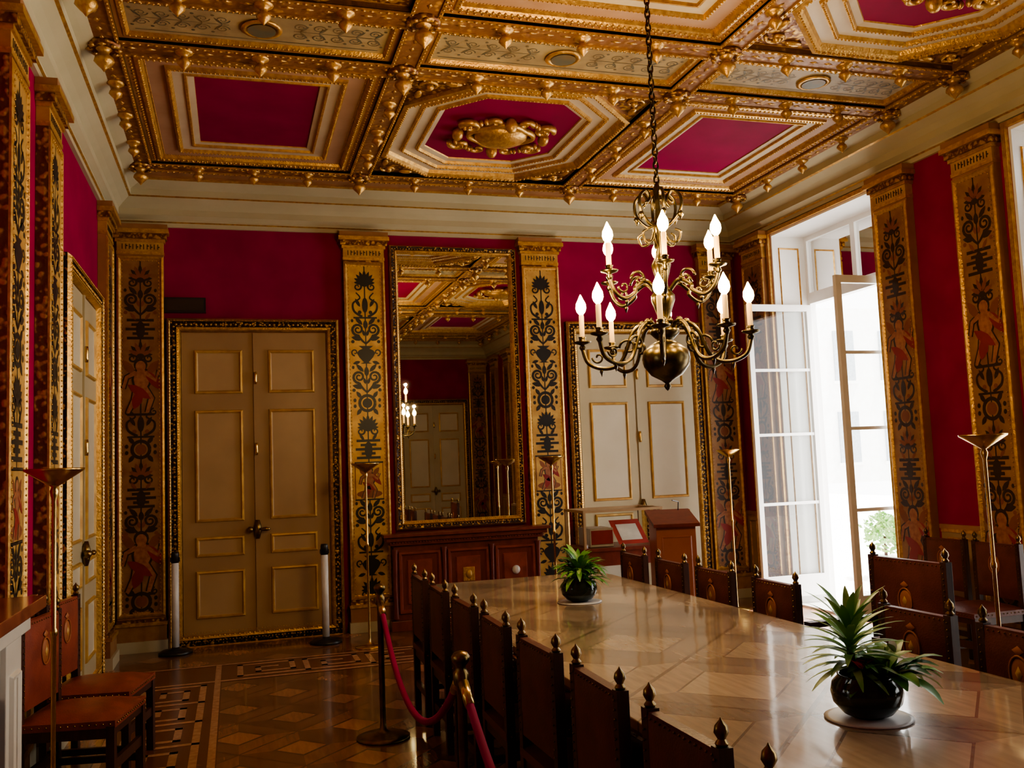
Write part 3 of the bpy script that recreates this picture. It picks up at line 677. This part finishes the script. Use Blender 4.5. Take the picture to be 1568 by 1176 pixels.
# ------------------------------------------------------------------ display case and lectern
b=B(); x0,x1,y0,y1=3.16,3.98,8.2,8.72
b.box(x0,y0,.60,x1,y1,.74,'rwood'); b.box(x0-.02,y0-.02,.74,x1+.02,y1+.02,.77,'rwood')
for x in (x0+.03,x1-.03):
    for y in (y0+.03,y1-.03): b.box(x-.02,y-.02,0,x+.02,y+.02,.60,'rwood')
b.box(x0+.02,y0+.02,.12,x1-.02,y1-.02,.15,'rwood')
zt=1.12
for x in (x0+.01,x1-.01):
    for y in (y0+.01,y1-.01): b.box(x-.012,y-.012,.77,x+.012,y+.012,zt,'dado')
b.box(x0-.005,y0-.005,zt-.012,x1+.005,y0+.025,zt+.012,'dado'); b.box(x0-.005,y1-.025,zt-.012,x1+.005,y1+.005,zt+.012,'dado')
b.box(x0-.005,y0+.025,zt-.012,x0+.025,y1-.025,zt+.012,'dado'); b.box(x1-.025,y0+.025,zt-.012,x1+.005,y1-.025,zt+.012,'dado')
b.add([(x0+.02,y0+.01,.77),(x1-.02,y0+.01,.77),(x1-.02,y0+.01,zt-.01),(x0+.02,y0+.01,zt-.01),(x0+.02,y1-.01,.77),(x1-.02,y1-.01,.77),(x1-.02,y1-.01,zt-.01),(x0+.02,y1-.01,zt-.01)],[(0,1,2,3),(4,7,6,5),(0,3,7,4),(1,5,6,2),(3,2,6,7)],'glass')
b.box(3.26,8.3,.775,3.50,8.6,.95,'paper'); b.box(3.27,8.29,.80,3.49,8.3,.93,'cush'); b.add([(3.58,8.35,.78),(3.9,8.35,.78),(3.9,8.6,1.0),(3.58,8.6,1.0)],[(0,1,2,3)],'cush'); b.add([(3.63,8.385,.815),(3.85,8.385,.815),(3.85,8.55,.96),(3.63,8.55,.96)],[(0,1,2,3)],'paper')
b.obj('display_case')
b=B(); b.box(-.20,-.2,0,.20,.2,.05,'terra'); b.box(-.18,-.17,.05,.18,.17,.98,'terra')
b.add([(-.21,-.22,.98),(.21,-.22,.98),(.21,.2,1.08),(-.21,.2,1.08),(-.21,-.22,1.01),(.21,-.22,1.01),(.21,.2,1.12),(-.21,.2,1.12)],[(3,2,1,0),(4,5,6,7),(0,1,5,4),(1,2,6,5),(2,3,7,6),(3,0,4,7)],'rwood')
b.add([(-.18,-.17,.98),(.18,-.17,.98),(.18,.17,.98),(.18,.17,1.08),(-.18,.17,1.08),(-.18,.17,.98)],[(0,5,4),(1,3,2),(2,3,4,5)],'terra')
mold(b,rect(-.14,.14,.14,.90),[(0,.17,'terra'),(.01,.178,'terra'),(.02,.172,'terra')],WALL)
b.tube([(.1,.15,1.11),(.1,.12,1.19),(.02,.02,1.21)],.006,'blackp',6)
b.obj('lectern',(3.84,7.72,0),-.25,bevel=.004)

# ------------------------------------------------------------------ plants
def blade(b,base,az,L,W,lift,droop,m,n=7):
    pts=[]; p=Vector(base); e=lift
    for i in range(n+1):
        pts.append(p.copy()); p=p+Vector((math.cos(az)*math.cos(e),math.sin(az)*math.cos(e),math.sin(e)))*L/n; e-=droop/n
    s=Vector((-math.sin(az),math.cos(az),0)); vs=[]
    for i,q in enumerate(pts):
        t=i/n; w=W*math.sin(pi*min(1,(t*.86+.12)))**.8/2
        vs+=[q+s*w+Vector((0,0,w*.25)),q,q-s*w+Vector((0,0,w*.25))]
    fs=[]
    for i in range(n): a=3*i; fs+=[(a,a+1,a+4,a+3),(a+1,a+2,a+5,a+4)]
    b.add(vs,fs,m,True)
def potplant(kind,loc):
    b=B(); b.lathe([(.05,0),(.055,.006),(.075,.012),(.104,.045),(.110,.075),(.104,.105),(.085,.125),(.088,.132),(.078,.130),(.07,.115)],'pot',(0,0,.006),28)
    b.lathe([(.13,0),(.135,.004),(.12,.006)],'doily',n=28); b.lathe([(.074,.118),(.04,.128),(.001,.13)],'soil',n=16)
    if kind==1:
        for i in range(64):
            az=i*2.4; f=i/64; c=(-.035,.02,.15+.12*f); blade(b,c,az,.15+.05*random.random(),.026,-.05+f*1.35,.75,'leaf2' if i%3 else 'leaf')
        b.tube([(-.035,.02,.11),(-.035,.02,.28)],.012,'leaf')
        for i in range(48):
            az=random.uniform(0,2*pi); r=random.uniform(0,.05); blade(b,(.05+r*math.cos(az),-.02+r*math.sin(az),.12),az,random.uniform(.10,.18),.055,random.uniform(.2,1.3),1.3,'leaf',6)
        for i in range(6): blade(b,(-.06,-.06,.17),random.uniform(0,6),.05,.03,.8,.5,'flower',4)
        for i in range(4): blade(b,(.09,-.03,.2),random.uniform(0,6),.05,.025,.9,.5,'doily',4)
    else:
        for i in range(130):
            az=random.uniform(0,2*pi); r=random.uniform(0,.06); blade(b,(r*math.cos(az),r*math.sin(az),.12+random.uniform(0,.10)),az,random.uniform(.09,.18),.034,random.uniform(.1,1.5),1.3,'leaf2' if i%3==0 else 'leaf',5)
    b.obj('potted_plant',loc)
potplant(1,(1.90,2.52,.76)); potplant(2,(1.97,5.24,.76))

# ------------------------------------------------------------------ chandelier
CX,CY=2.26,4.5
b=B()
b.lathe([(.002,1.965),(.012,1.975),(.02,1.99),(.012,2.005),(.03,2.02),(.085,2.05),(.122,2.10),(.132,2.14),(.122,2.185),(.08,2.22),(.04,2.24),(.06,2.26),(.08,2.28),(.08,2.30),(.045,2.32),(.03,2.36),(.05,2.42),(.065,2.46),(.065,2.49),(.04,2.52),(.028,2.56),(.045,2.62),(.055,2.66),(.035,2.70),(.02,2.75),(.028,2.82),(.038,2.86),(.02,2.90),(.013,3.0),(.024,3.08),(.008,3.13)],'bronze',n=24)
bulbs=[]
def arm(a,R,za,zc,low):
    ca,sa=math.cos(a),math.sin(a)
    path=cr([(.05,0,za),(.10,0,za+.045),(.17,0,za+.01),(.24*R/.45,0,low),(.33*R/.45,0,low-.035),(R-.03,0,low+.0),(R,0,zc-.03)],6)
    b.tube([(p.x*ca,p.x*sa,p.z) for p in path],.0115,'bronze',7)
    b.tube([((.20*R/.45+(.05-.0018*i)*math.cos(i*.3))*ca,(.20*R/.45+(.05-.0018*i)*math.cos(i*.3))*sa,low+.075+(.05-.0018*i)*math.sin(i*.3)) for i in range(24)],.008,'bronze',6)
    b.tube([((R-.085+(.035-.0013*i)*math.cos(-i*.3))*ca,(R-.085+(.035-.0013*i)*math.cos(-i*.3))*sa,low+.03+(.035-.0013*i)*math.sin(-i*.3)) for i in range(22)],.006,'bronze',6)
    b.ball((.12*ca,.12*sa,za+.05),(.018,.018,.018),'bronze',8,5); b.bead(((R-.1)*ca,(R-.1)*sa,low-.05),(.012,.012,.03),'bronze')
    x,y=R*ca,R*sa
    b.lathe([(.008,-.04),(.02,-.02),(.012,-.005),(.045,.005),(.050,.014),(.02,.016),(.018,.03),(.022,.04)],'bronze',(x,y,zc),14)
    b.lathe([(.0145,.03),(.0145,.16),(.010,.166)],'candle',(x,y,zc),10)
    b.lathe([(.008,.163),(.024,.182),(.030,.203),(.027,.228),(.014,.254),(.002,.280)],'bulb',(x,y,zc),12); bulbs.append((x,y,zc+.315))
for i in range(8): arm(i*pi/4+.28,.455,2.29,2.25,2.14)
for i in range(6): arm(i*pi/3+.12,.33,2.52,2.60,2.50)
for i in range(6):
    a=i*pi/3+.3; ca,sa=math.cos(a),math.sin(a)
    p=cr([(.012,0,2.90),(.06,0,2.88),(.125,0,2.95),(.13,0,3.03),(.085,0,3.07),(.06,0,3.03),(.085,0,3.0)],5)
    b.tube([(q.x*ca,q.x*sa,q.z) for q in p],.009,'bronze',6)
    p=cr([(.02,0,2.90),(.05,0,2.80),(.10,0,2.78),(.12,0,2.83),(.09,0,2.85)],5)
    b.tube([(q.x*ca,q.x*sa,q.z) for q in p],.007,'bronze',6)
    b.bead((.125*ca,.125*sa,2.93),(.02,.02,.035),'bronze')
for i in range(8):
    a=i*pi/4; b.bead((.075*math.cos(a),.075*math.sin(a),2.34),(.018,.018,.03),'bronze')
z=3.12; k=0
while z<4.40:
    vs=[(0.014*math.cos(t),0,.028*math.sin(t)) for t in [2*pi*i/12 for i in range(12)]]
    b.M=Matrix.Translation((0,0,z+.02))@Matrix.Rotation(k*pi/2,4,'Z'); b.tube(vs,.0055,'bronze',5,True); z+=.040; k+=1
b.M=Matrix(); b.lathe([(.012,4.38),(.04,4.42),(.07,4.46),(.07,4.50)],'gold',n=16)
CHD=b.obj('candle_chandelier',(CX,CY,0))
for i,(x,y,z) in enumerate(bulbs):
    l=bpy.data.lights.new('candle_light','POINT'); l.energy=16; l.color=(1,.72,.36); l.shadow_soft_size=.02
    o=bpy.data.objects.new('candle_light',l); o.location=(x,y,z); o.parent=CHD; COL.objects.link(o)

# ------------------------------------------------------------------ light
w=bpy.data.worlds.new('World'); SC.world=w; w.use_nodes=True
bg=w.node_tree.nodes['Background']; bg.inputs[0].default_value=(1,.99,.97,1); bg.inputs[1].default_value=10
s=bpy.data.lights.new('sun','SUN'); s.energy=26; s.angle=.02; s.color=(1,.96,.90)
so=bpy.data.objects.new('sun',s); so.rotation_euler=Vector((.42,-.10,1)).to_track_quat('Z','Y').to_euler(); so.location=(12,4,12); COL.objects.link(so)
for i,(y0,y1) in enumerate(WIN):
    l=bpy.data.lights.new('window_portal','AREA'); l.shape='RECTANGLE'; l.size=y1-y0; l.size_y=4.0; l.cycles.is_portal=True
    o=bpy.data.objects.new('window_portal',l); COL.objects.link(o); o.matrix_world=Matrix.Translation((6.16,(y0+y1)/2,2.0))@Matrix(((0,0,1,0),(1,0,0,0),(0,1,0,0),(0,0,0,1)))
try:
    SC.view_settings.view_transform='AgX'; SC.view_settings.look='AgX - Medium High Contrast'; SC.view_settings.exposure=-.6
except Exception as e: print(e)

# ------------------------------------------------------------------ camera
cd=bpy.data.cameras.new('camera'); cd.sensor_width=36; cd.lens=32.14; cd.clip_start=.05; cd.clip_end=300
cam=bpy.data.objects.new('camera',cd); COL.objects.link(cam)
f=Vector((.2910,.9527,.08745)).normalized(); r=Vector((.9567,-.2885,-.0398)); r=(r-f*r.dot(f)).normalized(); u=r.cross(f)
cam.matrix_world=Matrix(((r.x,u.x,-f.x,0),(r.y,u.y,-f.y,0),(r.z,u.z,-f.z,1.6),(0,0,0,1)))
SC.camera=cam
